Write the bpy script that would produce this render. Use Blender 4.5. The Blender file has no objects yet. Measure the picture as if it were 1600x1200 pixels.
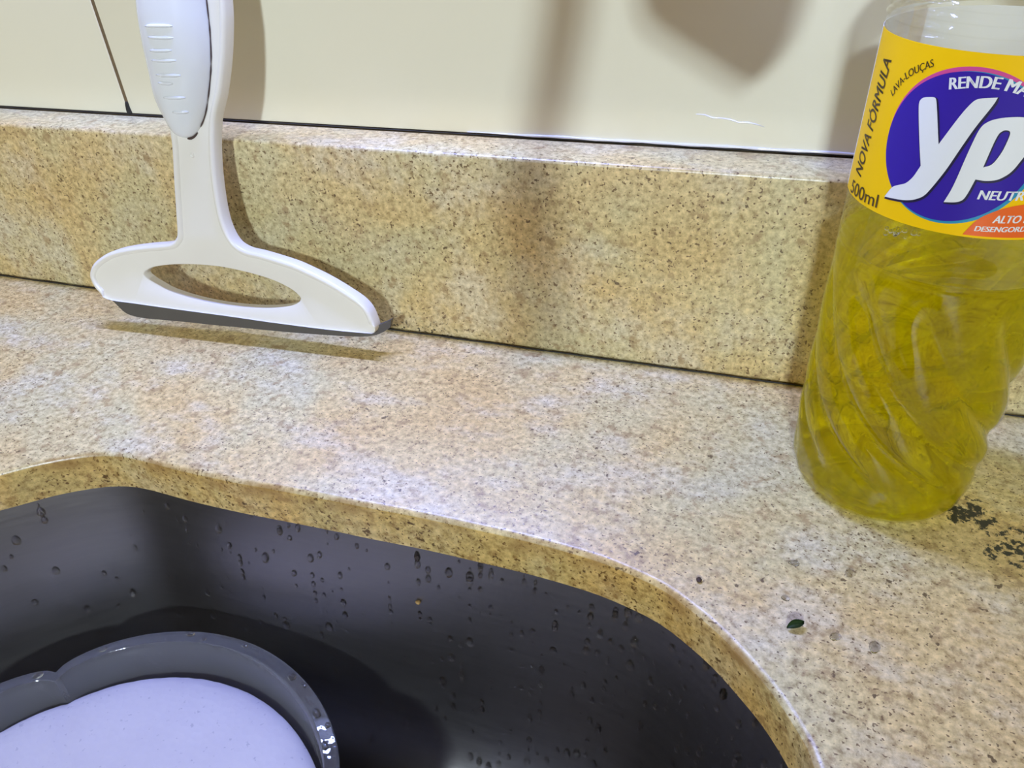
import bpy, bmesh, math, random
from mathutils import Vector, Matrix
random.seed(7)
S = bpy.context.scene
COL = S.collection

# ------------------------------------------------------------------ camera
cam_d = bpy.data.cameras.new('camera')
cam = bpy.data.objects.new('camera', cam_d); COL.objects.link(cam)
S.camera = cam
YAW, PITCH, ROLL = -0.3426, 0.6270, -0.0547
FPX = 1168.24
fwd = Vector((math.sin(YAW)*math.cos(PITCH), math.cos(YAW)*math.cos(PITCH), -math.sin(PITCH)))
rgt = Vector((math.cos(YAW), -math.sin(YAW), 0)); upv = rgt.cross(fwd)
r2 = rgt*math.cos(ROLL) + upv*math.sin(ROLL); u2 = -rgt*math.sin(ROLL) + upv*math.cos(ROLL)
M = Matrix((( r2.x, u2.x, -fwd.x, 0.0), (r2.y, u2.y, -fwd.y, -0.3081), (r2.z, u2.z, -fwd.z, 0.2126), (0, 0, 0, 1)))
cam.matrix_world = M
cam_d.sensor_width = 36.0; cam_d.sensor_fit = 'HORIZONTAL'; cam_d.lens = FPX/1600*36.0
cam_d.clip_start = 0.01; cam_d.clip_end = 50

# ------------------------------------------------------------------ light
W = bpy.data.worlds.new('world'); S.world = W; W.use_nodes = True
bg = W.node_tree.nodes['Background']
bg.inputs[0].default_value = (1.0, 0.72, 0.34, 1); bg.inputs[1].default_value = 0.30

def lamp(name, kind, loc, power, color, size=0.05, size_y=None, aim=None):
    d = bpy.data.lights.new(name, kind); d.energy = power; d.color = color
    if kind == 'AREA':
        d.shape = 'RECTANGLE'; d.size = size; d.size_y = size_y or size
    else:
        d.shadow_soft_size = size
    o = bpy.data.objects.new(name, d); COL.objects.link(o); o.location = loc
    if aim is not None:
        o.rotation_euler = (Vector(aim)-Vector(loc)).to_track_quat('-Z', 'Y').to_euler()
    return o
# twin-bulb ceiling fitting behind the photographer, and a tube lamp high over the sink
lamp('bulb_light', 'POINT', (0.09, -2.20, 0.965), 84, (0.80, 0.95, 1.10), 0.05)
lamp('bulb_light', 'POINT', (0.17, -2.20, 1.035), 62, (0.80, 0.95, 1.10), 0.05)
lamp('tube_light', 'AREA', (-0.22, 0.012, 0.445), 3.5, (0.32, 0.41, 1.0), 0.30, 0.016, aim=(-0.22, 0.012, 0))

S.view_settings.view_transform = 'Standard'; S.view_settings.look = 'None'
S.view_settings.exposure = 0.0; S.view_settings.gamma = 1.0
S.view_settings.use_curve_mapping = False
S.cycles.use_denoising = True
S.cycles.max_bounces = 10; S.cycles.transmission_bounces = 9; S.cycles.glossy_bounces = 5; S.cycles.transparent_max_bounces = 12
S.cycles.use_adaptive_sampling = True; S.cycles.adaptive_threshold = 0.02
S.cycles.sample_clamp_indirect = 6.0
S.cycles.blur_glossy = 0.5

# ------------------------------------------------------------------ helpers
def tag(o, label=None, cat=None, group=None, kind=None):
    if label: o['label'] = label
    if cat: o['category'] = cat
    if group: o['group'] = group
    if kind: o['kind'] = kind
    return o

def obj(name, me, mat=None, parent=None, smooth=False):
    if isinstance(me, bmesh.types.BMesh):
        bm = me; me = bpy.data.meshes.new(name)
        bmesh.ops.recalc_face_normals(bm, faces=bm.faces[:])
        bm.to_mesh(me); bm.free()
    o = bpy.data.objects.new(name, me); COL.objects.link(o)
    if mat: me.materials.append(mat)
    if parent: o.parent = parent
    if smooth:
        for p in me.polygons: p.use_smooth = True
    return o

def smooth_angle(o, deg=35):
    me = o.data
    for p in me.polygons: p.use_smooth = True
    me.set_sharp_from_angle(angle=math.radians(deg))

def empty(name, loc=(0, 0, 0), mat=None):
    o = bpy.data.objects.new(name, None); COL.objects.link(o)
    o.empty_display_size = 0.02
    if mat is not None: o.matrix_world = mat
    else: o.location = loc
    return o

def catmull(P, n=8, closed=True):
    out = []; N = len(P)
    rng = range(N) if closed else range(N-1)
    for i in rng:
        if closed:
            a, b, c, d = P[(i-1) % N], P[i], P[(i+1) % N], P[(i+2) % N]
        else:
            a, b, c, d = P[max(i-1, 0)], P[i], P[i+1], P[min(i+2, N-1)]
        for k in range(n):
            t = k/n
            out.append(tuple(0.5*((2*b[j]) + (-a[j]+c[j])*t + (2*a[j]-5*b[j]+4*c[j]-d[j])*t*t
                       + (-a[j]+3*b[j]-3*c[j]+d[j])*t**3) for j in range(len(b))))
    if not closed: out.append(tuple(P[-1]))
    return out

def resample(P, n, closed=True):
    Q = list(P) + ([P[0]] if closed else [])
    L = [0]
    for a, b in zip(Q, Q[1:]): L.append(L[-1]+math.dist(a, b))
    out = []; j = 0
    for i in range(n):
        s = L[-1]*i/(n if closed else n-1)
        while j < len(L)-2 and L[j+1] < s: j += 1
        t = (s-L[j])/max(L[j+1]-L[j], 1e-12)
        out.append(tuple(Q[j][k]+(Q[j+1][k]-Q[j][k])*t for k in range(len(Q[0]))))
    return out

def area2(P): return sum(a[0]*b[1]-b[0]*a[1] for a, b in zip(P, P[1:]+P[:1]))/2

def offset(P, d):
    """offset a closed 2-D loop; d > 0 moves inwards; d may be a list"""
    N = len(P); s = 1 if area2(P) > 0 else -1; out = []
    for i in range(N):
        a, b = P[i-1], P[(i+1) % N]
        tx, ty = b[0]-a[0], b[1]-a[1]; l = math.hypot(tx, ty) or 1
        dd = d[i] if isinstance(d, list) else d
        out.append((P[i][0]-s*ty/l*dd, P[i][1]+s*tx/l*dd))
    return out

def ring(bm, P): return [bm.verts.new(p) for p in P]
def bridge(bm, A, B, closed=True):
    N = len(A)
    for i in range(N if closed else N-1):
        j = (i+1) % N
        try: bm.faces.new((A[i], A[j], B[j], B[i]))
        except ValueError: pass
def fill(bm, *loops):
    ed = []
    for L in loops:
        for i in range(len(L)):
            a, b = L[i], L[(i+1) % len(L)]
            e = bm.edges.get((a, b)) or bm.edges.new((a, b)); ed.append(e)
    return bmesh.ops.triangle_fill(bm, use_beauty=True, use_dissolve=False, edges=ed)

def box(bm, x0, x1, y0, y1, z0, z1, bev=0.0):
    r = bmesh.ops.create_cube(bm, size=1.0)
    for v in r['verts']:
        v.co = Vector(((x0+x1)/2+v.co.x*(x1-x0), (y0+y1)/2+v.co.y*(y1-y0), (z0+z1)/2+v.co.z*(z1-z0)))
    if bev:
        es = list({e for v in r['verts'] for e in v.link_edges})
        bmesh.ops.bevel(bm, geom=es, offset=bev, segments=3, profile=0.5, affect='EDGES')

def tube(bm, pts, rad, seg=16, cap=True):
    pts = [Vector(p) for p in pts]; prev = None; rings = []
    for i, p in enumerate(pts):
        t = (pts[min(i+1, len(pts)-1)]-pts[max(i-1, 0)]).normalized()
        if prev is None:
            a = Vector((0, 0, 1)) if abs(t.z) < .9 else Vector((1, 0, 0))
            n = t.cross(a).normalized()
        else:
            n = (prev - t*prev.dot(t)).normalized()
        prev = n; b = t.cross(n)
        r = rad[i] if isinstance(rad, (list, tuple)) else rad
        rings.append(ring(bm, [p+(n*math.cos(x)+b*math.sin(x))*r for x in [2*math.pi*k/seg for k in range(seg)]]))
    for A, B in zip(rings, rings[1:]): bridge(bm, A, B)
    if cap:
        bm.faces.new(rings[0]); bm.faces.new(rings[-1])

def lathe(bm, prof, seg=64, cx=0, cy=0):
    rings = []
    for r, z in prof:
        rings.append(ring(bm, [(cx+r*math.cos(2*math.pi*k/seg), cy+r*math.sin(2*math.pi*k/seg), z) for k in range(seg)]))
    for A, B in zip(rings, rings[1:]): bridge(bm, A, B)
    return rings

# ------------------------------------------------------------------ materials
class NT:
    def __init__(s, name):
        s.m = bpy.data.materials.new(name); s.m.use_nodes = True
        s.t = s.m.node_tree; s.b = s.t.nodes['Principled BSDF']; s.out = s.t.nodes['Material Output']
        s.co = s.t.nodes.new('ShaderNodeTexCoord')
    def n(s, typ, **kw):
        x = s.t.nodes.new(typ)
        for k, v in kw.items(): setattr(x, k, v)
        return x
    def l(s, a, b): s.t.links.new(a, b)
    def vec(s, scale=(1, 1, 1), rot=(0, 0, 0), loc=(0, 0, 0)):
        m = s.n('ShaderNodeMapping'); s.l(s.co.outputs['Object'], m.inputs[0])
        m.inputs['Scale'].default_value = scale; m.inputs['Rotation'].default_value = rot; m.inputs['Location'].default_value = loc
        return m.outputs[0]
    def noise(s, scale, detail=3, rough=.5, vec=None, dist=0):
        x = s.n('ShaderNodeTexNoise'); x.inputs['Scale'].default_value = scale
        x.inputs['Detail'].default_value = detail; x.inputs['Roughness'].default_value = rough
        x.inputs['Distortion'].default_value = dist
        s.l(vec if vec is not None else s.co.outputs['Object'], x.inputs['Vector']); return x.outputs['Fac']
    def ramp(s, fac, stops):
        x = s.n('ShaderNodeValToRGB'); e = x.color_ramp.elements
        while len(e) > 1: e.remove(e[-1])
        e[0].position = stops[0][0]; e[0].color = (*stops[0][1], 1)
        for p, c in stops[1:]:
            k = e.new(p); k.color = (*c, 1)
        s.l(fac, x.inputs[0]); return x.outputs[0]
    def mask(s, fac, a, b):
        x = s.n('ShaderNodeMapRange'); x.inputs[1].default_value = a; x.inputs[2].default_value = b
        x.interpolation_type = 'SMOOTHSTEP'
        s.l(fac, x.inputs[0]); return x.outputs[0]
    def math(s, op, a, b=None):
        x = s.n('ShaderNodeMath', operation=op)
        for i, v in enumerate((a, b)):
            if v is None: continue
            if isinstance(v, (int, float)): x.inputs[i].default_value = v
            else: s.l(v, x.inputs[i])
        return x.outputs[0]
    def mix(s, fac, a, b, mode='MIX'):
        x = s.n('ShaderNodeMix', data_type='RGBA', blend_type=mode)
        for i, v in ((0, fac), (6, a), (7, b)):
            if isinstance(v, (int, float)): x.inputs[i].default_value = v
            elif isinstance(v, tuple): x.inputs[i].default_value = (*v, 1)
            else: s.l(v, x.inputs[i])
        return x.outputs[2]
    def bump(s, h, strength=.2, dist=.001):
        x = s.n('ShaderNodeBump'); x.inputs['Strength'].default_value = strength; x.inputs['Distance'].default_value = dist
        s.l(h, x.inputs['Height']); s.l(x.outputs[0], s.b.inputs['Normal'])
    def col(s, c):
        if isinstance(c, tuple): s.b.inputs['Base Color'].default_value = (*c, 1)
        else: s.l(c, s.b.inputs['Base Color'])
    def set(s, **kw):
        for k, v in kw.items():
            s.b.inputs[k.replace('_', ' ')].default_value = v

def plain(name, c, rough=.5, metal=0, spec=.5, var=.06, scale=60):
    k = NT(name)
    f = k.noise(scale, 3)
    k.col(k.mix(f, tuple(x*(1-var) for x in c), tuple(min(x*(1+var), 1) for x in c)))
    k.set(Roughness=rough, Metallic=metal); k.b.inputs['Specular IOR Level'].default_value = spec
    return k.m

def granite(name, cut_edge=False, edge=False, mould=False):
    k = NT(name)
    big = k.noise(11, 3, .55, dist=.6)
    mid = k.noise(120, 6, .70)
    fine = k.noise(340, 5, .68)
    base = k.ramp(big, [(.32, (.62, .44, .18)), (.45, (.64, .495, .225)), (.56, (.60, .515, .265)), (.68, (.58, .525, .315))])
    lite = k.ramp(fine, [(.32, (.42, .34, .24)), (.43, (.78, .75, .70)), (.52, (1.0, 1.0, 1.0)), (.66, (1.32, 1.32, 1.36))])
    c = k.mix(.9, base, lite, 'MULTIPLY')
    pale = k.mask(k.noise(20, 5, .68, vec=k.vec((1, 1.6, 1), (0, 0, .5), (3, 1, 2))), .46, .72)
    c = k.mix(k.math('MULTIPLY', pale, .6), c, k.mix(.85, (.66, .61, .47), lite, 'MULTIPLY'))
    c = k.mix(k.math('MULTIPLY', k.mask(mid, .53, .65), .70), c, (.33, .21, .09))
    dens = k.noise(26, 4, .65, vec=k.vec(loc=(5, 2, 1)))
    dn_ = k.math('MULTIPLY', k.math('SUBTRACT', dens, .5), .20)
    sp = k.math('ADD', k.noise(680, 1, .5, vec=k.vec((1, 1.3, 1), (0, 0, .4))), dn_)
    sp2 = k.math('ADD', k.noise(260, 3, .55, vec=k.vec(loc=(1, 7, 3))), dn_)
    c = k.mix(k.math('MULTIPLY', k.mask(sp, .635, .70), .9), c, (.15, .085, .032))
    c = k.mix(k.math('MULTIPLY', k.mask(sp2, .655, .70), .9), c, (.10, .058, .024))
    if edge: c = k.mix(1.0, c, (.92, .80, .56), 'MULTIPLY')
    if mould:
        sep = k.n('ShaderNodeSeparateXYZ'); k.l(k.co.outputs['Object'], sep.inputs[0])
        near = k.math('MULTIPLY', k.mask(sep.outputs[2], .020, .0), k.mask(k.noise(9, 2, vec=k.vec(loc=(.35, 0, 0))), .45, .6))
        c = k.mix(k.math('MULTIPLY', k.mask(k.math('ADD', k.noise(420, 3, .6), k.math('MULTIPLY', near, .14)), .68, .74), near), c, (.02, .016, .010))
    if cut_edge:
        sep = k.n('ShaderNodeSeparateXYZ'); k.l(k.co.outputs['Object'], sep.inputs[0])
        x, y, z = sep.outputs
        # oily brown stain that has soaked into the arris round the sink opening
        zz = k.math('ADD', z, k.math('MULTIPLY', k.math('SUBTRACT', k.noise(90, 3), .5), .010))
        st = k.math('MULTIPLY', k.mask(zz, -.010, -.003), k.mask(z, -.0001, -.0008))
        c = k.mix(k.math('MULTIPLY', st, k.math('MULTIPLY', k.mask(k.noise(38, 3), .42, .66), .75)), c, (.33, .19, .06))
        # black mould freckles beside the bottle
        for (px, py, rr, th) in ((.094, -.068, .011, .52), (.106, -.083, .013, .55), (.125, -.08, .016, .60)):
            dx = k.math('SUBTRACT', x, px); dy = k.math('SUBTRACT', y, py)
            d = k.math('SQRT', k.math('ADD', k.math('MULTIPLY', dx, dx), k.math('MULTIPLY', dy, dy)))
            g = k.math('SUBTRACT', 1.0, k.math('DIVIDE', d, rr))
            f = k.math('ADD', k.noise(230, 4, .65), k.math('MULTIPLY', g, .16))
            mk = k.math('MULTIPLY', k.mask(f, th+.04, th+.10), k.mask(g, 0.0, .15))
            c = k.mix(mk, c, (.016, .017, .010))
    k.col(c)
    k.l(k.ramp(fine, [(.3, (.40,)*3), (.7, (.28,)*3)]), k.b.inputs['Roughness'])
    k.b.inputs['Specular IOR Level'].default_value = .25 if edge else .7
    k.bump(k.math('ADD', fine, k.math('MULTIPLY', mid, .6)), .12, .0008)
    return k.m

M_TOP = granite('granite_worktop_stone', True)
M_SPL = granite('granite_upstand_stone', mould=True)
M_EDGE = granite('granite_sawn_edge', True, edge=True)
M_TILE = plain('cream_tile_glaze', (.81, .775, .61), .22, var=.012, scale=9)
M_GROUT = plain('brown_grout', (.16, .11, .055), .85, var=.4, scale=260)
M_MOULD = plain('black_mould', (.018, .016, .014), .7, var=.5, scale=300)
M_SEAL = plain('clear_silicone', (.72, .70, .72), .12, var=.08, scale=120)

def steel_mat():
    k = NT('brushed_steel')
    f = k.noise(40, 4, .6, vec=k.vec((1, 1, 14)))
    k.col(k.mix(f, (.235, .22, .205), (.27, .255, .235)))
    k.set(Metallic=1.0)
    k.l(k.ramp(f, [(.3, (.37,)*3), (.7, (.41,)*3)]), k.b.inputs['Roughness'])
    k.bump(k.noise(30, 2), .05, .002)
    return k.m
M_STEEL = steel_mat()
M_CHROME = plain('chrome', (.7, .7, .7), .12, 1.0, var=.02)

def glass(name, c=(1, 1, 1), ior=1.45, rough=0.0):
    k = NT(name); k.col(c); k.set(Roughness=rough, IOR=ior); k.b.inputs['Transmission Weight'].default_value = 1.0
    return k
M_WATER = glass('water', (.96, .97, .98), 1.33).m
k = glass('bowl_glass', (.93, .95, .95), 1.47, .03)
k.bump(k.noise(55, 3, .6), .25, .002)
mx_ = k.n('ShaderNodeMixShader'); mx_.inputs[0].default_value = .15; df_ = k.n('ShaderNodeBsdfTransparent'); df_.inputs[0].default_value = (.93, .95, .95, 1)
my_ = k.n('ShaderNodeMixShader'); my_.inputs[0].default_value = .09; dg_ = k.n('ShaderNodeBsdfDiffuse'); dg_.inputs[0].default_value = (.60, .60, .62, 1)
k.l(k.b.outputs[0], mx_.inputs[1]); k.l(df_.outputs[0], mx_.inputs[2]); k.l(mx_.outputs[0], my_.inputs[1]); k.l(dg_.outputs[0], my_.inputs[2])
k.l(my_.outputs[0], k.out.inputs['Surface']); M_BOWL = k.m
def surf_mix(k, fac, a, b):
    x = k.n('ShaderNodeMixShader')
    if isinstance(fac, (int, float)): x.inputs[0].default_value = fac
    else: k.l(fac, x.inputs[0])
    k.l(a, x.inputs[1]); k.l(b, x.inputs[2]); return x.outputs[0]
def shader(k, typ, c, **kw):
    x = k.n(typ); x.inputs['Color'].default_value = (*c, 1)
    for a, b in kw.items(): x.inputs[a].default_value = b
    return x.outputs[0]
# thin plastic wall: lets light straight through, reflects by Fresnel
k = NT('clear_plastic'); fr = k.n('ShaderNodeFresnel'); fr.inputs['IOR'].default_value = 1.42
sh_ = surf_mix(k, k.math('MULTIPLY', fr.outputs[0], .6), shader(k, 'ShaderNodeBsdfTransparent', (.985, .99, .985)), shader(k, 'ShaderNodeBsdfGlossy', (1, 1, 1), Roughness=.02))
k.l(sh_, k.out.inputs['Surface']); M_PET = k.m
# detergent: refracting, tinted, very slightly cloudy
k = glass('yellow_detergent', (1.0, .99, .08), 1.36, 0.0)
sh_ = surf_mix(k, .38, k.b.outputs[0], shader(k, 'ShaderNodeBsdfTransparent', (1.0, .975, .03)))
sh_ = surf_mix(k, .07, sh_, shader(k, 'ShaderNodeBsdfTranslucent', (.92, .92, .0)))
k.l(sh_, k.out.inputs['Surface'])
va = k.n('ShaderNodeVolumeAbsorption'); va.inputs['Color'].default_value = (.99, .985, .0, 1); va.inputs['Density'].default_value = 110
k.l(va.outputs[0], k.out.inputs['Volume']); M_SOAP = k.m

M_WHITE = plain('white_plastic', (.80, .775, .70), .32, var=.02)
k = NT('milky_grip'); f = k.noise(30, 2); k.col(k.mix(f, (.74, .77, .78), (.80, .82, .83)))
k.set(Roughness=.18); k.b.inputs['Subsurface Weight'].default_value = .25
k.b.inputs['Subsurface Radius'].default_value = (.004, .004, .004); M_GRIP = k.m
M_RUBBER = plain('grey_rubber', (.085, .078, .070), .45, var=.15)

def foam_mat():
    k = NT('soap_foam')
    v = k.n('ShaderNodeTexVoronoi'); v.inputs['Scale'].default_value = 330; k.l(k.co.outputs['Object'], v.inputs['Vector'])
    big = k.noise(35, 3)
    sp = k.math('MULTIPLY', k.mask(k.noise(420, 2), .66, .74), .5)
    c = k.mix(big, (.52, .49, .52), (.60, .57, .58))
    k.col(k.mix(sp, c, (.30, .29, .34))); k.set(Roughness=.6)
    k.b.inputs['Subsurface Weight'].default_value = .3; k.b.inputs['Subsurface Radius'].default_value = (.004, .004, .005)
    k.bump(k.math('ADD', k.math('MULTIPLY', v.outputs['Distance'], .4), big), .25, .0012)
    return k.m
M_FOAM = foam_mat()
M_YEL = plain('label_yellow', (.90, .55, .001), .45, spec=.25, var=.01)
M_PALE = plain('label_back_white', (.75, .74, .68), .38, var=.02)
M_BLUE = plain('label_blue', (.035, .014, .30), .45, spec=.25, var=.01)
M_PINK = plain('label_pink', (.62, .07, .26), .38, var=.01)
M_TEAL = plain('label_teal', (.02, .26, .42), .38, var=.01)
M_NAVY = plain('label_navy', (.012, .010, .05), .4, var=.01)
M_LWHITE = plain('label_white', (.78, .80, .79), .38, var=.01)
M_BROWN = plain('label_brown_ink', (.075, .04, .004), .4, var=.01)
M_ORANGE = plain('label_orange', (.80, .13, .015), .38, var=.01)
M_CAP = plain('yellow_cap_plastic', (.8, .55, .02), .3, var=.02)
M_LEAF = plain('green_leaf', (.035, .075, .018), .4, var=.4, scale=900)
M_SEED = plain('dark_crumb', (.05, .028, .02), .6, var=.3, scale=900)
M_CRUMB = plain('tan_crumb', (.42, .27, .10), .6, var=.3, scale=900)

# ------------------------------------------------------------------ setting: tiled wall
TY = 0.0268       # plane of the tile faces
BH = 0.100        # height of the granite upstand
bm = bmesh.new(); box(bm, -1.2, 1.1, TY+.008, TY+.10, -.2, 1.9)
wall = obj('wall_back', bm, M_GROUT); tag(wall, kind='structure')
JX = -.3339
for (x0, x1) in ((JX-.600, JX-.001), (JX+.001, JX+.600), (JX+.602, JX+1.2)):
    for (z0, z1) in ((BH+.0008, BH+.4), (BH+.4025, BH+.8025), (BH+.805, BH+1.205)):
        bm = bmesh.new(); box(bm, x0, x1, TY, TY+.009, z0, z1, .0006)
        o = obj('tile', bm, M_TILE, wall); smooth_angle(o, 30)
# stained vertical grout line with its black foot
bm = bmesh.new(); box(bm, JX-.0011, JX+.0011, TY+.0003, TY+.008, BH+.0008, BH+.4); obj('grout_line', bm, M_GROUT, wall)
bm = bmesh.new()
P = catmull([(-.0012, 0), (.0016, 0), (.0014, .0025), (.0008, .0055), (-.0002, .006), (-.0010, .0035)], 4)
A = ring(bm, [(JX+x, TY-.0006, BH+.001+z) for x, z in P]); B = ring(bm, [(JX+x, TY+.004, BH+.001+z) for x, z in P])
bridge(bm, A, B); bm.faces.new(A); obj('mould_spot', bm, M_MOULD, wall)

# ------------------------------------------------------------------ granite worktop with the sink opening
SINK = [(-0.29541, -0.14966), (-0.2827, -0.13918), (-0.26781, -0.13036), (-0.25613, -0.12637), (-0.24403, -0.12535), (-0.21875, -0.12650), (-0.19276, -0.12657), (-0.1687, -0.12583), (-0.14512, -0.1252), (-0.13341, -0.12510), (-0.10857, -0.12442), (-0.08425, -0.12460), (-0.06104, -0.12507), (-0.03852, -0.12685), (-0.02529, -0.12932), (-0.01237, -0.13307), (-0.00273, -0.13802), (0.00948, -0.14644), (0.01919, -0.15531), (0.0273, -0.16372), (0.03408, -0.17317), (0.03882, -0.18235),
        (.048, -.215), (.052, -.26), (.049, -.32), (.032, -.375), (-.01, -.415), (-.07, -.432), (-.16, -.436), (-.25, -.432), (-.31, -.413), (-.347, -.372), (-.362, -.31), (-.360, -.25), (-.345, -.205), (-.322, -.173)]
LOOP = resample(catmull(SINK, 10), 260)
TH = .020
bm = bmesh.new()
R = .0028
prof = [(-R, 0)] + [(-R+R*math.sin(a), -R+R*math.cos(a)) for a in [math.radians(x) for x in (22, 45, 67, 90)]] + [(0, -TH*.5), (0, -TH)]
rings_ = [ring(bm, [(x, y, z) for x, y in offset(LOOP, d)]) for d, z in prof]
for A, B in zip(rings_, rings_[1:]): bridge(bm, A, B)
for f in bm.faces:
    if min(v.co.z for v in f.verts) < -R*1.01 or f.calc_center_median().z < -R*.6: f.material_index = 1
rect = [(-1.1, -.56), (.95, -.56), (.95, .024), (-1.1, .024)]
top = ring(bm, [(x, y, 0) for x, y in rect]); bot = ring(bm, [(x, y, -TH) for x, y in rect])
bridge(bm, top, bot)
fill(bm, top, rings_[0]); fill(bm, bot, rings_[-1])
ct = obj('granite_countertop', bm, M_TOP); ct.data.materials.append(M_EDGE); smooth_angle(ct, 40)
tag(ct, 'speckled beige granite countertop with a curved sink cut-out', 'countertop')

# upstand along the wall
bm = bmesh.new(); box(bm, -1.1, .95, 0, TY-.0004, .0004, BH, .0018)
bs = obj('granite_backsplash', bm, M_SPL); smooth_angle(bs, 30)
tag(bs, 'golden speckled granite upstand strip along the tiled wall', 'backsplash')
bm = bmesh.new()
pts = [(-1.05+i*.01, -.0002, .0004+.00015*math.sin(i*1.7)) for i in range(200)]
tube(bm, pts, [.0004*(1+.35*math.sin(i*2.3)*math.sin(i*.71)) for i in range(200)], 6); obj('mould_joint', bm, M_MOULD, bs)
bm = bmesh.new()
pts = [(-1.05+i*.01, TY-.0004, BH+.0004) for i in range(200)]
tube(bm, pts, [.00022*(1+.4*math.sin(i*1.9)*math.sin(i*.61)) for i in range(200)], 6); obj('dirt_joint', bm, M_MOULD, bs)
# clear silicone bead, a little smeared on the tile
bm = bmesh.new()
N = 80
pts = [(-.135+.24*i/N, TY-.0003, BH+.0013+.0001*math.sin(i*.5)) for i in range(N+1)]
tube(bm, pts, [max(.0002, .0006*min(1, i/12)*(1+.15*math.sin(i*1.3))) for i in range(N+1)], 8)
o = obj('silicone_bead', bm, M_SEAL, smooth=True); tag(o, 'thin shiny clear silicone bead between the tile and the granite upstand', 'sealant')
bm = bmesh.new()
pts = [(-.029+.0036*i, TY-.0001, .1145-.00045*i+.0004*math.sin(i*2.2)) for i in range(9)]
tube(bm, pts, [.0001, .0003, .00035, .00025, .00035, .0003, .00035, .00025, .0001], 8)
o = obj('silicone_smear', bm, M_SEAL, smooth=True); tag(o, 'short raised glossy smear on the cream tile above the silicone bead', 'sealant')

# ------------------------------------------------------------------ steel sink
sink = empty('steel_sink', (-.155, -.28, -.17)); off = Vector((.155, .28, .17))
tag(sink, 'wet dark stainless steel sink bowl under the granite cut-out', 'sink')
SPROF = [(-.014, -.0202), (-.0060, -.0204), (-.0050, -.024), (.002, -.055), (.008, -.095), (.012, -.120), (.018, -.138), (.027, -.151), (.038, -.159), (.052, -.164)]
CX, CY = -.155, -.28
def sink_loop(d, z):
    return [(x, y, z) for x, y in offset(LOOP, d)]
bm = bmesh.new(); L = []
for d, z in SPROF: L.append(ring(bm, [Vector(p)+off for p in sink_loop(d, z)]))
last = sink_loop(*SPROF[-1])
for f, z in ((.75, -.1655), (.5, -.1665), (.25, -.1675), (.16, -.168)):
    L.append(ring(bm, [Vector((CX+(x-CX)*f, CY+(y-CY)*f, z))+off for x, y, _ in last]))
for A, B in zip(L, L[1:]): bridge(bm, A, B)
bm.faces.new(L[-1])
obj('bowl', bm, M_STEEL, sink, True)
bm = bmesh.new(); lathe(bm, [(.040, .0025), (.042, .0045), (.038, .0050), (.034, .0035), (.030, .001), (.006, .001), (.005, .004), (.0005, .0045)], 48)
obj('drain', bm, M_CHROME, sink, True)

# ------------------------------------------------------------------ water droplets on the steel
def drop_mesh(seed):
    rnd = random.Random(seed); bm = bmesh.new()
    bmesh.ops.create_icosphere(bm, subdivisions=2, radius=1)
    kx, ky = rnd.uniform(.8, 1.0), rnd.uniform(1.0, 1.5)
    for v in bm.verts:
        z = max(v.co.z, -.15)
        v.co = Vector((v.co.x*kx*(1-.2*v.co.y), v.co.y*ky, z*.75))
    me = bpy.data.meshes.new('water_droplet'); bm.to_mesh(me); bm.free()
    for p in me.polygons: p.use_smooth = True
    me.materials.append(M_WATER); return me
DM = [drop_mesh(i) for i in range(5)]
loops3 = [[Vector(p) for p in sink_loop(d, z)] for d, z in SPROF[1:]]
NL = len(LOOP)
def wall_point(i, s):
    """point + frame on the steel wall, i along the loop, s 0..1 down the profile by depth"""
    z = -.026 - s*.125
    for k in range(len(SPROF)-2):
        z0, z1 = SPROF[1+k][1], SPROF[2+k][1]
        if z1 <= z <= z0: break
    t = (z-z0)/(z1-z0)
    a = loops3[k][i].lerp(loops3[k+1][i], t)
    j = (i+1) % NL
    tx = (loops3[k][j]-loops3[k][i]).normalized(); dn = (loops3[k+1][i]-loops3[k][i]).normalized()
    n = tx.cross(dn).normalized()
    if n.dot(Vector((CX, CY, -.02))-a) < 0: n = -n
    return a, dn, n
vis = [i for i in range(NL) if LOOP[i][1] > -.21]
drops = []
for _ in range(1150):
    i = random.choice(vis); s = random.random()**1.2
    x = LOOP[i][0]
    if random.random() > (.22+.78*min(1, max(0, (x+.26)/.24))): continue
    p, dn, n = wall_point(i, s)
    r = random.choice([.00035, .0005, .0006, .0008, .0008, .0010, .0012])*random.uniform(.8, 1.15)*1.55
    drops.append((r, p, dn, n))
drops.sort(key=lambda d: -d[0])
def drop_matrix(r, p, dn, n):
    y = -dn; x = y.cross(n).normalized()
    return Matrix(((x.x*r, y.x*r, n.x*r, p.x), (x.y*r, y.y*r, n.y*r, p.y), (x.z*r, y.z*r, n.z*r, p.z), (0, 0, 0, 1)))
NBIG = 240
for q_, d in enumerate(drops[:NBIG]):
    o = bpy.data.objects.new('water_droplet', DM[q_ % 5]); COL.objects.link(o)
    o.matrix_world = drop_matrix(*d)
    tag(o, 'clear water droplet clinging to the steel sink wall', 'droplet', 'droplets on the sink wall')
bm = bmesh.new()
for q_, d in enumerate(drops[NBIG:]):
    n0 = len(bm.verts); bm.from_mesh(DM[q_ % 5]); bm.verts.ensure_lookup_table()
    bmesh.ops.transform(bm, matrix=drop_matrix(*d), verts=bm.verts[n0:])
o = obj('fine_water_spray', bm, M_WATER, smooth=True)
tag(o, 'fine spray of tiny water beads over the steel sink wall', 'droplets', kind='stuff')

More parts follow.
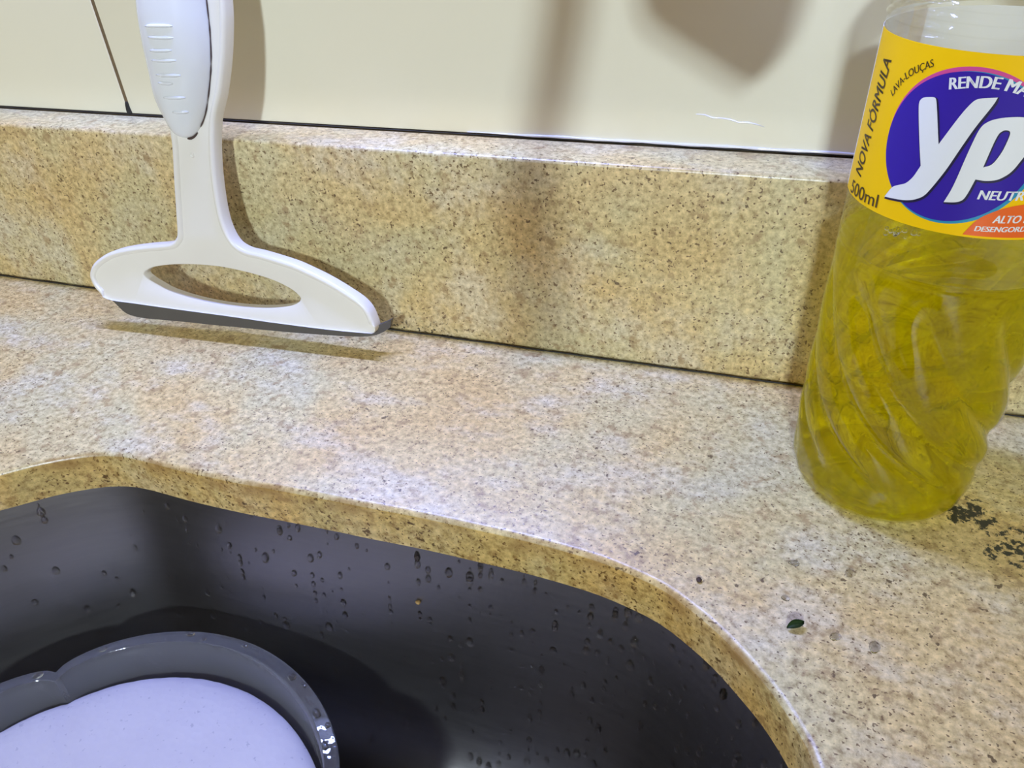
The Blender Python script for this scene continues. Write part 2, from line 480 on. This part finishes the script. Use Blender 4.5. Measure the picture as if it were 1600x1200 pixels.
# ------------------------------------------------------------------ lobed glass bowl with foam
BC = (-.2, -.262); RZ = -.080
bowl = empty('glass_bowl', (BC[0], BC[1], -.166))
tag(bowl, 'clear glass bowl with a lobed thick rim standing in the sink', 'bowl')
bz = RZ+.166
def lobe(th): return abs(math.sin(2*(th-math.radians(43))))**.42
def brad(th, f): return f*(.1015+.0105*lobe(th))
bm = bmesh.new(); NS = 192
bprof = [(.55, .002, 0), (.62, .0005, 0), (.70, .004, 0), (.86, .030, .3), (.95, .058, .7), (1.0, bz-.006, 1), (1.004, bz-.002, 1), (.999, bz-.0002, 1), (.950, bz, 1), (.945, bz-.0006, 1), (.934, bz-.006, 1), (.905, .060, .7), (.82, .034, .3), (.66, .010, 0), (.30, .008, 0), (.02, .008, 0)]
L = []
for f, z, w in bprof:
    L.append(ring(bm, [(math.cos(t)*f*(.109*(1-w)+brad(t, 1)*w), math.sin(t)*f*(.109*(1-w)+brad(t, 1)*w), z - (.003*w*(1-lobe(t)))) for t in [2*math.pi*k_/NS for k_ in range(NS)]]))
for A, B in zip(L, L[1:]): bridge(bm, A, B)
bm.faces.new(L[-1])
L0 = L[0]; bm.faces.new(L0)
gb_ = obj('glass_body', bm, M_BOWL, bowl); smooth_angle(gb_, 32)
foam = empty('soap_foam', (BC[0], BC[1], RZ-.016))
tag(foam, 'pale lavender white soap foam filling the glass bowl', 'foam')
bm = bmesh.new(); L = []
rnd = random.Random(3)
for f, z in ((.875, -.014), (.895, -.004), (.893, -.0012), (.88, .0002), (.85, .0016), (.78, .0030), (.65, .0042), (.5, .0048), (.35, .005), (.18, .005), (.03, .005)):
    L.append(ring(bm, [(math.cos(t)*f*(brad(t, 1)*.42+.1085*.58), math.sin(t)*f*(brad(t, 1)*.42+.1085*.58), z+rnd.uniform(-.00025, .00025)) for t in [2*math.pi*k_/NS for k_ in range(NS)]]))
for A, B in zip(L, L[1:]): bridge(bm, A, B)
bm.faces.new(L[-1])
fo = obj('foam_surface', bm, M_FOAM, foam, True)

for (a_deg, f_, r_) in ((122, .975, .0013), (101, .985, .0016), (97, .965, .0010), (86, .98, .0012), (70, .975, .0017), (66, .985, .0011), (58, .97, .0020), (54, .99, .0014), (50, .96, .0016), (137, .975, .0018)):  # beads added to put glints on the glass rim
    t_ = math.radians(a_deg); o = bpy.data.objects.new('added_glint_bead', DM[a_deg % 5]); COL.objects.link(o)
    o.location = (BC[0]+math.cos(t_)*brad(t_, f_), BC[1]+math.sin(t_)*brad(t_, f_), RZ-.003*(1-lobe(t_))+.0001); o.scale = (r_, r_, r_*.7); o.rotation_euler = (0, 0, t_)
    tag(o, 'small water bead added as a glint on the rim of the glass bowl', 'droplet', 'added glint beads on the bowl rim')

# ------------------------------------------------------------------ squeegee hanging in front of the upstand
P0 = Vector((-.2582, -.014, .1047)); E_ = Vector((.9986, .0523, 0)).normalized(); V_ = Vector((-.0091, .1734, .9848)).normalized()
N_ = E_.cross(V_)
sqm = Matrix(((E_.x, V_.x, N_.x, P0.x), (E_.y, V_.y, N_.y, P0.y), (E_.z, V_.z, N_.z, P0.z), (0, 0, 0, 1))) @ Matrix.Translation((0, -.0955, 0))
sq = empty('squeegee', mat=sqm)
tag(sq, 'white plastic squeegee with grey rubber blade leaning against the granite upstand', 'squeegee')
def mm(P): return [(x/1000, y/1000+.0955) for x, y in P]
SQ_LEFT = [(-72.62, -87.6), (-79.31, -83.0), (-81.53, -77.66), (-81.18, -73.61), (-78.15, -69.02), (-72.32, -64.62), (-63.77, -60.43), (-52.91, -57.53), (-40.43, -55.22), (-28.71, -53.51), (-24.19, -52.34), (-21.39, -50.12), (-19.91, -47.01), (-18.03, -35.41), (-15.7, -20.36), (-13.23, -5.87), (-12.59, 2.48)]
SQ_RIGHT = [(28.18, 58.5), (27.02, 49.21), (23.62, 34.65), (18.9, 20.5), (14.69, 11.45), (12.74, 5.97), (10.37, -4.9), (8.69, -19.12), (8.36, -33.8), (9.61, -43.02), (12.96, -49.98), (18.71, -53.18), (27.39, -54.5), (43.19, -57.89), (51.5, -60.68), (62.05, -64.93), (71.96, -70.06), (79.32, -74.59), (83.25, -78.95), (85.23, -84.04), (86.25, -88.43), (85.36, -90.61), (81.44, -91.2)]
SQ_BOTTOM = [(60.17, -91.52), (27.99, -90.94), (1.45, -90.01), (-27.22, -89.3), (-54.12, -88.46)]
SQ_OVAL = [(-47.33, -71.49), (-45.04, -68.81), (-39.22, -66.22), (-28.09, -64.1), (-15.03, -62.88), (-2.03, -62.69), (6.53, -63.19), (19.24, -64.87), (31.65, -67.55), (41.24, -71.47), (45.77, -75.34), (45.8, -77.75), (42.51, -80.49), (35.76, -82.71), (22.42, -84.71), (2.36, -85.24), (-16.01, -83.75), (-31.91, -80.54), (-40.26, -76.96), (-45.19, -74.16)]
HANDLE_UP_L = [(-12.6, 12), (-13.2, 25), (-13.2, 40), (-12, 60), (-7, 90), (0, 118), (6, 132)]
HANDLE_UP_R = [(16, 139), (26, 134), (30.5, 118), (31, 95), (29.5, 75)]
outline = mm(SQ_LEFT+HANDLE_UP_L+HANDLE_UP_R+SQ_RIGHT+SQ_BOTTOM)
O = resample(catmull(outline, 8), 420)
def rimw(p):  # no raised rim along the blade side
    return 1.0 if p[1] > .0955-.086 else .02
ins = lambda d: offset(O, [d*rimw(p) for p in O])
ovl = resample(catmull(mm(SQ_OVAL), 8), 120)
bm = bmesh.new()
stack = [(O, -.0040), (O, .0016), (ins(.0007), .0027), (ins(.0018), .0030), (ins(.0028), .0025), (ins(.0034), .0017)]
L = [ring(bm, [(x, y, z) for x, y in P_]) for P_, z in stack]
for A, B in zip(L, L[1:]): bridge(bm, A, B)
ov1 = ring(bm, [(x, y, .0017) for x, y in ovl]); ov0 = ring(bm, [(x, y, .0012) for x, y in offset(ovl, .0006)]); ov2 = ring(bm, [(x, y, -.0040) for x, y in offset(ovl, .0006)])
bridge(bm, ov1, ov0); bridge(bm, ov0, ov2)
fill(bm, L[-1], ov1); fill(bm, L[0], ov2)
body = obj('frame', bm, M_WHITE, sq); smooth_angle(body, 50)
# rubber blade: thin strip behind the head, right-hand tip curled back
RUB = [(-72.62, -87.6), (-68.72, -91.73), (-65.03, -95.14), (-60.48, -96.66), (-52.33, -97.3), (-28.8, -96.9), (-8.88, -96.8), (7.25, -96.5), (33.75, -96.2), (66.12, -94.99), (81.95, -93.6), (87.5, -92.2), (91.0, -90.0)]
UP = [(-70.0, -83.0), (-66, -84), (-63, -85), (-60, -85.5), (-52, -86), (-28.8, -86.6), (-8.9, -87), (7.2, -87), (33.7, -88), (66, -88.5), (82, -88.5), (87, -87.8), (91.5, -86.0)]
a_ = catmull(mm(RUB), 6, False); b_ = catmull(mm(UP), 6, False)
bm = bmesh.new()
def curl(x): return -.00012 - max(0, x-.079)**1.6*7
def nz(x, t): return curl(x)+t
F0 = [bm.verts.new((x, y, nz(x, .0014))) for x, y in a_]; F1 = [bm.verts.new((x, y, nz(x, .0010))) for x, y in b_]
B0 = [bm.verts.new((x, y, nz(x, -.0004))) for x, y in a_]; B1 = [bm.verts.new((x, y, nz(x, -.0022))) for x, y in b_]
for A, B in ((F0, F1), (F1, B1), (B1, B0), (B0, F0)): bridge(bm, A, B, False)
bm.faces.new((F0[0], F1[0], B1[0], B0[0])); bm.faces.new((F0[-1], B0[-1], B1[-1], F1[-1]))
bl = obj('blade', bm, M_RUBBER, sq); smooth_angle(bl, 40)
bl['label'] = 'dark grey rubber blade'
# grip pad
GR_L = mm([(-4.25, -.3), (-8.5, 0.86), (-11.3, 3.41), (-14.0, 10.29), (-16.2, 19.07), (-16.2, 29.41), (-16.4, 40.3), (-16.0, 51.55), (-15.2, 58.66), (-13, 75), (-8, 95), (0, 112), (8, 119)])
GR_R = mm([(-4.25, -.3), (0.61, 1.2), (5.54, 6.31), (9.55, 13.14), (13.85, 25.06), (16.49, 34.82), (18.26, 46.88), (19.02, 58.53), (20.5, 75), (21.5, 95), (17.5, 112), (8.2, 119)])
def at_y(P_, y):
    for a, b in zip(P_, P_[1:]):
        if a[1] <= y <= b[1]: return a[0]+(b[0]-a[0])*(y-a[1])/max(b[1]-a[1], 1e-9)
    return P_[-1][0] if y > P_[-1][1] else P_[0][0]
gl = catmull(GR_L, 10, False); gr = catmull(GR_R, 10, False)
y0, y1 = gl[0][1], gl[-1][1]
def grip_h(x, y):
    l, r = at_y(gl, y), at_y(gr, y); w = (r-l)/2; c = (l+r)/2
    if w < 1e-6: return .0012
    q_ = max(0, 1-((x-c)/w)**2)
    return .0012+min(.0135, w*.72)*q_**.5
bm = bmesh.new(); L = []; NX = 36
ys = [y0+(y1-y0)*(.5-.5*math.cos(math.pi*i/70)) for i in range(71)]
for y in ys:
    l, r = at_y(gl, y), at_y(gr, y); row = []
    for j in range(NX+1):
        x = (l+r)/2-(r-l)/2*math.cos(math.pi*j/NX)
        row.append(bm.verts.new((x, y, grip_h(x, y))))
    L.append(row)
for A, B in zip(L, L[1:]): bridge(bm, A, B, False)
bmesh.ops.remove_doubles(bm, verts=bm.verts[:], dist=1e-6)
gp = obj('grip', bm, M_GRIP, sq, True); gp['label'] = 'milky glossy grip pad'
for (a, b) in [((-15.1, 48.2), (-.9, 48.3)), ((-14.5, 43.8), (-1.7, 43.6)), ((-15.2, 38.4), (-3.5, 38.6)), ((-15.5, 34.4), (-2.7, 34.5)), ((-14.9, 28.4), (-2.4, 28.3)), ((-14.8, 25), (-6.7, 24.9)), ((-13.8, 18.8), (-3.2, 18.9)), ((-11.4, 12.4), (-3.9, 12.6))]:
    bm = bmesh.new(); pts = []
    for i in range(9):
        x = (a[0]+(b[0]-a[0])*i/8)/1000; y = (a[1]+(b[1]-a[1])*i/8)/1000+.0955
        x += .0085; pts.append((x, y, grip_h(x, y)))
    tube(bm, pts, [.0003, .0006, .0008, .0008, .0008, .0008, .0008, .0006, .0003], 10); obj('grip_rib', bm, M_GRIP, gp, True)
# dirt in the seam between grip and frame
bm = bmesh.new(); tube(bm, [(x+.0002, y, .0022) for x, y in gr[18:75:3]], [.00008+.00022*abs(math.sin(i*1.9)) for i in range(19)], 6); obj('seam_dirt', bm, M_SEED, gp)
bm = bmesh.new(); tube(bm, [(x, y-.0003, .0020) for x, y in gr[2:16:2]], [.0002, .0006, .0007, .0006, .0005, .0004, .0002], 6); obj('seam_dirt', bm, M_SEED, gp)
# handle back shell
bm = bmesh.new(); L = []
for i in range(31):
    y = .0955+.004+.128*i/30; t = math.sin(math.pi*min(1, (i+.6)/31.2))**.5
    xc = .0015+.0125*(i/30); w = .0135*t+.001
    L.append([bm.verts.new((xc+w*math.cos(math.pi+math.pi*j/12), y, -.0038+.008*t*math.sin(math.pi+math.pi*j/12))) for j in range(13)])
for A, B in zip(L, L[1:]): bridge(bm, A, B, False)
obj('handle_back', bm, M_WHITE, sq, True)
bm = bmesh.new(); lathe(bm, [(.0012, .0016), (.0012, .0021), (.0009, .0023), (.0006, .0019), (.0001, .0018)], 16, -.0028, .0955-.0081)
obj('mould_pin', bm, M_WHITE, sq, True)

# ------------------------------------------------------------------ detergent bottle
BX, BY = .062, -.053
bot = empty('detergent_bottle', (BX, BY, 0))
tag(bot, 'clear plastic dish soap bottle with yellow liquid and yellow blue label', 'bottle')
def sstep(a, b, x):
    t = min(1, max(0, (x-a)/(b-a))); return t*t*(3-2*t)
BR = .0334
def bottle_r(z, th, inner=0.0):
    # th measured from -y (towards the room) to +x
    if z < .012: r = .0268+(.0326-.0268)*math.sqrt(max(0, 1-((.012-z)/.012)**2))
    elif z < .03: r = .0326+(BR-.0326)*sstep(.012, .03, z)
    elif z < .178: r = BR
    elif z < .205: r = .013+(BR-.013)*(.5+.5*math.cos(math.pi*(z-.178)/.027))
    else: r = .013
    env = sstep(.012, .026, z)*(1-sstep(.082, .097, z))
    tw = 30*(z-.05) + 190*(z-.05)**2*(-1 if z > .05 else -1.3)
    ph = 9*(th + tw)/2
    g = abs(math.sin(ph))
    r -= env*.0030*(1-g)**1.4
    r -= .0006*sstep(.001, .004, z)*(1-sstep(.010, .016, z))*(.5+.5*math.cos(18*th))
    if .0985 < z < .117: r += .00014*math.cos((z-.0985)*2*math.pi/.0031)-.00015
    if .166 < z < .180: r += .0008*math.cos((z-.166)*2*math.pi/.0028)-.0003
    return r-inner
NTH = 216
zs = [0, .0012, .003, .005, .007, .009, .011, .0135]+[.016+.0016*i for i in range(52)]+[.0992+.00052*i for i in range(36)]+[.1185+.004*i for i in range(12)]+[.1655+.00047*i for i in range(30)]+[.180+.0025*i for i in range(11)]+[.2075, .214]
zs = sorted(zs)
def brings(bm, zz, inner):
    out = []
    for z in zz:
        out.append(ring(bm, [(math.sin(t)*bottle_r(z, t, inner), -math.cos(t)*bottle_r(z, t, inner), z) for t in [2*math.pi*k_/NTH for k_ in range(NTH)]]))
    return out
WT = .0006
bm = bmesh.new()
Lo = brings(bm, zs, 0); zi = [z for z in zs if z >= .003]
for A, B in zip(Lo, Lo[1:]): bridge(bm, A, B)
# pushed-up base
dome = lambda Lb, z0: None
c0 = [ring(bm, [(v.co.x*f, v.co.y*f, .0005+h) for v in Lo[0]]) for f, h in ((.9, 0), (.7, .0035), (.35, .006), (.03, .007))]
bridge(bm, Lo[0], c0[0]); [bridge(bm, A, B) for A, B in zip(c0, c0[1:])]; bm.faces.new(c0[-1])
shell = obj('bottle_shell', bm, M_PET, bot, True)
# liquid: overlaps the inner wall by a hair
LV = .1012
bm = bmesh.new(); zl = [z for z in zi if z < LV-.0004]
Ll = brings(bm, zl, WT-.00012)
for A, B in zip(Ll, Ll[1:]): bridge(bm, A, B)
top_r = [ring(bm, [(v.co.x*f, v.co.y*f, z) for v in Ll[-1]]) for f, z in ((1, LV), (.985, LV-.0003), (.95, LV-.0006), (.5, LV-.0006), (.03, LV-.0006))]
bridge(bm, Ll[-1], top_r[0]); [bridge(bm, A, B) for A, B in zip(top_r, top_r[1:])]; bm.faces.new(top_r[-1])
c1 = [ring(bm, [(v.co.x*f, v.co.y*f, .0032+h-.0001) for v in Ll[0]]) for f, h in ((.86, -.0004), (.68, .0016), (.34, .004), (.03, .005))]
bridge(bm, Ll[0], c1[0]); [bridge(bm, A, B) for A, B in zip(c1, c1[1:])]; bm.faces.new(c1[-1])
liq = obj('liquid', bm, M_SOAP, bot, True); liq['label'] = 'transparent yellow detergent'
rb = random.Random(11)
for i in range(14):
    bm = bmesh.new(); r = rb.uniform(.0005, .0011)
    bmesh.ops.create_icosphere(bm, subdivisions=2, radius=r)
    bmesh.ops.translate(bm, verts=bm.verts[:], vec=(-.014+rb.gauss(0, .0022), .004+rb.gauss(0, .0028), LV+r*.3))
    obj('bubble', bm, M_WATER, liq, True)
# cap
bm = bmesh.new()
lathe(bm, [(.0145, .206), (.0150, .207), (.0150, .222), (.0135, .2235), (.006, .2245), (.0052, .226), (.0048, .234), (.0035, .2355), (.0003, .2357)], 48)
obj('cap', bm, M_CAP, bot, True)

# label sleeve -------------------------------------------------------
LR = .0338
def lab_pt(u, v, k=0):
    r = LR+.00006*k; t = u/LR/1000
    return (math.sin(t)*r, -math.cos(t)*r, v/1000)
def sleeve(name, u0, u1, mat, k=0):
    bm = bmesh.new(); n = max(8, int((u1-u0)/1.2))
    A = [bm.verts.new(lab_pt(u0+(u1-u0)*i/n, 117.6, k)) for i in range(n+1)]
    B = [bm.verts.new(lab_pt(u0+(u1-u0)*i/n, 165.0, k)) for i in range(n+1)]
    A2 = [bm.verts.new(lab_pt(u0+(u1-u0)*i/n, 117.6, k-3)) for i in range(n+1)]
    B2 = [bm.verts.new(lab_pt(u0+(u1-u0)*i/n, 165.0, k-3)) for i in range(n+1)]
    bridge(bm, A, B, False); bridge(bm, A2, B2, False); bridge(bm, A, A2, False); bridge(bm, B, B2, False)
    bm.faces.new((A[0], B[0], B2[0], A2[0])); bm.faces.new((A[-1], A2[-1], B2[-1], B[-1]))
    return obj(name, bm, mat, bot, True)
label = sleeve('label', -53.0, 44.0, M_YEL, 0)
smooth_angle(label, 40); label['label'] = 'yellow printed front label'
back = sleeve('back_label', 44.4, 106.0+53.0, M_PALE, -1); smooth_angle(back, 40)

def bend(bm, k):
    for v in bm.verts: v.co = Vector(lab_pt(v.co.x, v.co.y, k))
def slice_u(bm, step=.9):
    us = [v.co.x for v in bm.verts]; u = math.floor(min(us)/step)*step
    while u < max(us):
        bmesh.ops.bisect_plane(bm, geom=bm.verts[:]+bm.edges[:]+bm.faces[:], plane_co=(u, 0, 0), plane_no=(1, 0, 0)); u += step
def patch(name, P_, mat, k, holes=()):
    bm = bmesh.new(); Ls = [ring(bm, [(x, y, 0) for x, y in p]) for p in (P_, *holes)]
    fill(bm, *Ls); slice_u(bm); bend(bm, k)
    o = obj(name, bm.to_mesh and bm, mat, label)
    return o
def circle(cx, cy, r, n=96, ry=None): return [(cx+r*math.cos(2*math.pi*i/n), cy+(ry or r)*math.sin(2*math.pi*i/n)) for i in range(n)]
CU, CV, CR = -13.4, 140.9, 20.0
patch('pink_ring', circle(CU+.4, CV+.6, CR+.25), M_PINK, 1)
patch('teal_ring', circle(CU+.6, CV-.35, CR+.15), M_TEAL, 1.6)
patch('blue_disc', circle(CU, CV-.1, CR-.25), M_BLUE, 2.4)
LY = [(-25.56, 149.79), (-25.73, 151.32), (-24.93, 152.42), (-21.86, 153.13), (-21.13, 152.4), (-17.52, 141.54), (-14.24, 150.21), (-12.42, 153.71), (-11.08, 154.51), (-7.36, 155.09), (-7.7, 153.43), (-10.2, 147.33), (-12.11, 141.21), (-13.84, 135.29), (-15.93, 129.99), (-17.39, 126.89), (-19.82, 125.15), (-22.65, 124.19), (-28.83, 123.27), (-27.14, 126.86), (-25.41, 127.93), (-23.24, 129.0), (-21.61, 131.46), (-20.51, 134.93), (-22.14, 139.54)]
LP = [(-12.09, 126.53), (-10.97, 131.08), (-10.03, 141.09), (-9.12, 147.69), (-7.32, 149.51), (-4.55, 150.47), (-0.92, 150.9), (2.2, 150.4), (4.2, 148.6), (4.5, 145.2), (2.79, 140.99), (1.19, 136.61), (-1.31, 134.35), (-4.15, 133.82), (-6.41, 133.99), (-7.02, 130.32), (-7.62, 128.04), (-9.02, 127.05)]
LPI = [(-5.57, 137.37), (-3.66, 138.28), (-2.41, 142.02), (-2.02, 146.46), (-2.46, 147.29), (-3.64, 147.41), (-4.82, 146.22)]
def sharpen(P_, keep, n=5):
    """round every corner except the kept ones"""
    out = []; N = len(P_)
    for i in range(N):
        a, b, c = P_[i-1], P_[i], P_[(i+1) % N]
        if i in keep: out.append(b); continue
        p = tuple(b[j]+(a[j]-b[j])*.42 for j in (0, 1)); r = tuple(b[j]+(c[j]-b[j])*.42 for j in (0, 1))
        for t in [x/n for x in range(n+1)]:
            out.append(tuple((1-t)**2*p[j]+2*t*(1-t)*b[j]+t*t*r[j] for j in (0, 1)))
    return out
LYs = sharpen(LY, (5, 9, 18, 23)); LPs = sharpen(LP, (0, 14)); LPIs = sharpen(LPI, (0,))
shift = lambda P_, dx, dy: [(x+dx, y+dy) for x, y in P_]
patch('logo_outline', shift(offset(LYs, -.35), .25, -.3), M_NAVY, 3.2)
patch('logo_outline', shift(offset(LPs, -.35), .25, -.3), M_NAVY, 3.6, [shift(offset(LPIs, .3), .1, -.1)])
patch('logo_letter', LYs, M_LWHITE, 4.2)
patch('logo_letter', LPs, M_LWHITE, 4.6, [LPIs])
patch('orange_flash', catmull([(-5.21, 118.3), (-2.91, 122.9), (-0.27, 125.2), (2.94, 126.9), (6.83, 127.9), (13, 128.3)], 5, False)+[(26, 127.5), (26, 118.3)], M_ORANGE, 3.0)

def text_mesh(txt, bold=0.0):
    c = bpy.data.curves.new('t', 'FONT'); c.body = txt; c.size = 1; c.offset = bold; c.resolution_u = 4
    o = bpy.data.objects.new('t', c); COL.objects.link(o)
    dg = bpy.context.evaluated_depsgraph_get(); me = bpy.data.meshes.new_from_object(o.evaluated_get(dg))
    COL.objects.unlink(o); bpy.data.objects.remove(o); return me
def text_on(name, txt, path, h, mat, k, bold=.0, shear=0.0, flip=1, fit=True):
    """lay a line of text along a path in label millimetres; cap height h; letters stand to the left of the path"""
    me = text_mesh(txt); bm = bmesh.new()
    for q_ in ((0,) if bold <= 0 else (-1, 0, 1)):
        n0 = len(bm.verts); bm.from_mesh(me); bm.verts.ensure_lookup_table()
        for v in bm.verts[n0:]: v.co.x += q_*bold
    x0 = min(v.co.x for v in bm.verts); x1 = max(v.co.x for v in bm.verts)
    cap = .69
    Q = catmull(path, 12, False) if len(path) > 2 else resample(path, 24, False)
    Ls = [0]
    for a, b in zip(Q, Q[1:]): Ls.append(Ls[-1]+math.dist(a, b))
    for v in bm.verts:
        y = v.co.y/cap*h; s = (v.co.x-x0)/(x1-x0)*Ls[-1]+shear*y
        i = 0
        while i < len(Ls)-2 and Ls[i+1] < s: i += 1
        t = (s-Ls[i])/(Ls[i+1]-Ls[i]); a, b = Q[i], Q[i+1]
        tx, ty = b[0]-a[0], b[1]-a[1]; l = math.hypot(tx, ty)
        v.co = Vector((a[0]+tx*t-ty/l*y, a[1]+ty*t+tx/l*y, 0))
    slice_u(bm); bend(bm, k)
    return obj(name, bm, mat, label)
text_on('slogan_lettering', 'NOVA FÓRMULA', [(-41.3, 124.6), (-39.6, 158.8)], 4.9, M_BROWN, 2, .022, .10)
text_on('volume_lettering', '500ml', [(-46.6, 118.1), (-30.6, 119.0)], 4.0, M_BROWN, 2, .012)
text_on('product_lettering', 'LAVA-LOUÇAS', [(-35.3, 150.2), (-30.9, 156.2), (-24.3, 160.3)], 1.9, M_BROWN, 2, .02, .1)
text_on('claim_lettering', 'RENDE MAIS', [(-18.9, 155.5), (-13.5, 156.7), (-8.2, 157.0), (-3, 156.1), (.8, 154.4)], 2.9, M_LWHITE, 4, .04)
text_on('variant_lettering', 'NEUTRO', [(-4.6, 128.7), (9.0, 129.2)], 2.55, M_LWHITE, 4, .035, .12)
text_on('claim_lettering', 'ALTO PODER', [(.8, 122.4), (16.6, 123.0)], 2.2, M_LWHITE, 4, .035, .15)
text_on('claim_lettering', 'DESENGORDURANTE', [(-2.8, 119.7), (18.2, 120.5)], 1.5, M_LWHITE, 4, .035, .12)
text_on('logo_letter', 'ê', [(5.3, 137.2), (13.6, 138.0)], 15.5, M_LWHITE, 4.8, .05, .25)

# ------------------------------------------------------------------ crumbs and drops on the worktop
def leaf(loc, rot, ln, wd, mat, name, label, cat):
    bm = bmesh.new(); rows = []
    for i in range(9):
        t = i/8; w = wd*math.sin(math.pi*min(.97, t*.93+.04))**.8; x = (t-.5)*ln
        rows.append([bm.verts.new((x, w*s, .0009+.0006*math.sin(t*3)+.0012*abs(s)**2*(.4+.6*t))) for s in (-1, -.5, 0, .5, 1)])
    for A, B in zip(rows, rows[1:]): bridge(bm, A, B, False)
    g = bmesh.ops.solidify(bm, geom=bm.faces[:], thickness=.0003)
    o = obj(name, bm, mat, smooth=True); o.location = loc; o.rotation_euler = (0, 0, rot)
    return tag(o, label, cat)
leaf((.0332, -.1384, 0), .55, .0062, .0016, M_LEAF, 'leaf_scrap', 'tiny dark green leaf scrap on the granite beside the sink', 'leaf')
def crumb(name, loc, r, mat, label, cat):
    bm = bmesh.new(); bmesh.ops.create_icosphere(bm, subdivisions=2, radius=r); rr = random.Random(int(r*1e6))
    for v in bm.verts: v.co *= rr.uniform(.8, 1.15); v.co.z *= .7
    o = obj(name, bm, mat, smooth=True); o.location = (loc[0], loc[1], loc[2]+r*.55); return tag(o, label, cat)
crumb('crumb', (.0011, -.1275, 0), .0011, M_SEED, 'dark brown crumb on the granite near the sink corner', 'crumb')
i = min(range(NL), key=lambda j: abs(LOOP[j][0]+.112)+(0 if LOOP[j][1] > -.2 else 9)); p, dn, n = wall_point(i, .22)
crumb('food_bit', (p.x+n.x*.0008, p.y+n.y*.0008, p.z), .0012, M_CRUMB, 'tan food bit stuck on the steel sink wall', 'crumb')
for (x, y, r, lab) in ((.0323, -.1105, .0016, 'water drop on the granite in front of the bottle, leftmost'), (.0299, -.1271, .0014, 'water drop on the granite just behind the green leaf scrap'),
                  (.051, -.110, .0020, 'largest water drop on the granite in front of the bottle'), (.0455, -.1384, .0015, 'water drop on the granite right of the green leaf scrap'), (.0572, -.1392, .0017, 'water drop on the granite farther right of the leaf scrap')):
    o = bpy.data.objects.new('water_drop', DM[int(x*1e4) % 5]); COL.objects.link(o)
    o.location = (x, y, 0.0001); o.scale = (r, r, r*.5); o.rotation_euler = (0, 0, x*50)
    tag(o, lab, 'droplet', 'water drops on the worktop')

# ------------------------------------------------------------------ unseen wall faucet (its shadow falls on tile and granite), with an added shadow plate
fc = empty('wall_faucet', (-.061, TY, .33)); tag(fc, 'chrome wall faucet with spout and added shadow plate above the sink', 'faucet')
bm = bmesh.new(); tube(bm, catmull([(0, -.004, 0), (0, -.12, -.008), (0, -.22, -.04), (0, -.267, -.071), (-.0055, -.307, -.103), (-.006, -.327, -.109), (.007, -.447, -.136)], 5, False), .0085, 24); obj('spout', bm, M_CHROME, fc, True)  # spout bent so its shadow runs down tile and granite
bm = bmesh.new(); tube(bm, [(0, 0, 0), (0, -.004, 0), (0, -.010, 0)], [.028, .028, .015], 32); obj('wall_flange', bm, M_CHROME, fc, True)
LAMP = Vector((.09, -2.20, .965)); YH = -.13
sh = [(-.0525, .1585), (-.0462, .1506), (-.0275, .1400), (-.0118, .1315), (-.0044, .1313), (.0058, .1441), (.0098, .1588), (.011, .185), (.0, .21), (-.025, .215), (-.048, .20), (-.054, .175)]  # outline of the wall shadow, projected back towards the bulb
P = []
for x, z in sh:
    s_ = (TY-YH)/(TY-LAMP.y); P.append((x+(LAMP.x-x)*s_+.061, z+(LAMP.z-z)*s_-.33))
P = catmull(P, 6)
bm = bmesh.new(); A = ring(bm, [(x, YH-TY-.004, z) for x, z in P]); B = ring(bm, [(x, YH-TY+.004, z) for x, z in P]); bridge(bm, A, B); bm.faces.new(A); bm.faces.new(B)
bmesh.ops.triangulate(bm, faces=[f for f in bm.faces if len(f.verts) > 4])
obj('added_shadow_plate', bm, M_CHROME, fc)  # added plate, shaped only to cast the rounded shadow on the tiles
bm = bmesh.new(); tube(bm, [(.004, YH-TY, 0), (.030, YH-TY, -.010), (.045, YH-TY, -.03)], .006, 16); obj('shadow_plate_arm', bm, M_CHROME, fc, True)  # joins the added plate to the spout

# ------------------------------------------------------------------ unseen cupboard added to shade the worktop, with the tube lamp under it
cb = empty('added_shade_cabinet', (-.1, TY, .47)); tag(cb, 'plain wooden cabinet added above the sink to shade the worktop', 'cabinet')
M_WOOD = NT('shade_cabinet_wood'); M_WOOD.col(M_WOOD.ramp(M_WOOD.noise(6, 5, .6, vec=M_WOOD.vec((1, 8, .6))), [(.3, (.20, .11, .05)), (.7, (.32, .19, .09))])); M_WOOD.set(Roughness=.45); M_WOOD = M_WOOD.m
bm = bmesh.new(); box(bm, -.80, .80, -.42, -.0002, 0, .70, .002); obj('shade_cabinet_body', bm, M_WOOD, cb)  # added block that keeps ambient light off the worktop
for i in range(4):
    bm = bmesh.new(); box(bm, -.795+.4*i, -.405+.4*i, -.44, -.4205, .006, .694, .003); d_ = obj('shade_cabinet_door', bm, M_WOOD, cb)
    bm = bmesh.new(); tube(bm, [(-.43+.4*i, -.44, .05), (-.43+.4*i, -.458, .05), (-.43+.4*i, -.458, .15), (-.43+.4*i, -.44, .15)], .004, 12); obj('handle', bm, M_CHROME, d_, True)
tf = empty('tube_lamp', (-.22, .012, .4495)); tag(tf, 'slim white tube lamp fixed under the added cabinet', 'lamp')
bm = bmesh.new(); box(bm, -.17, .17, -.010, .010, -.002, .020, .001); obj('lamp_housing', bm, M_LWHITE, tf)
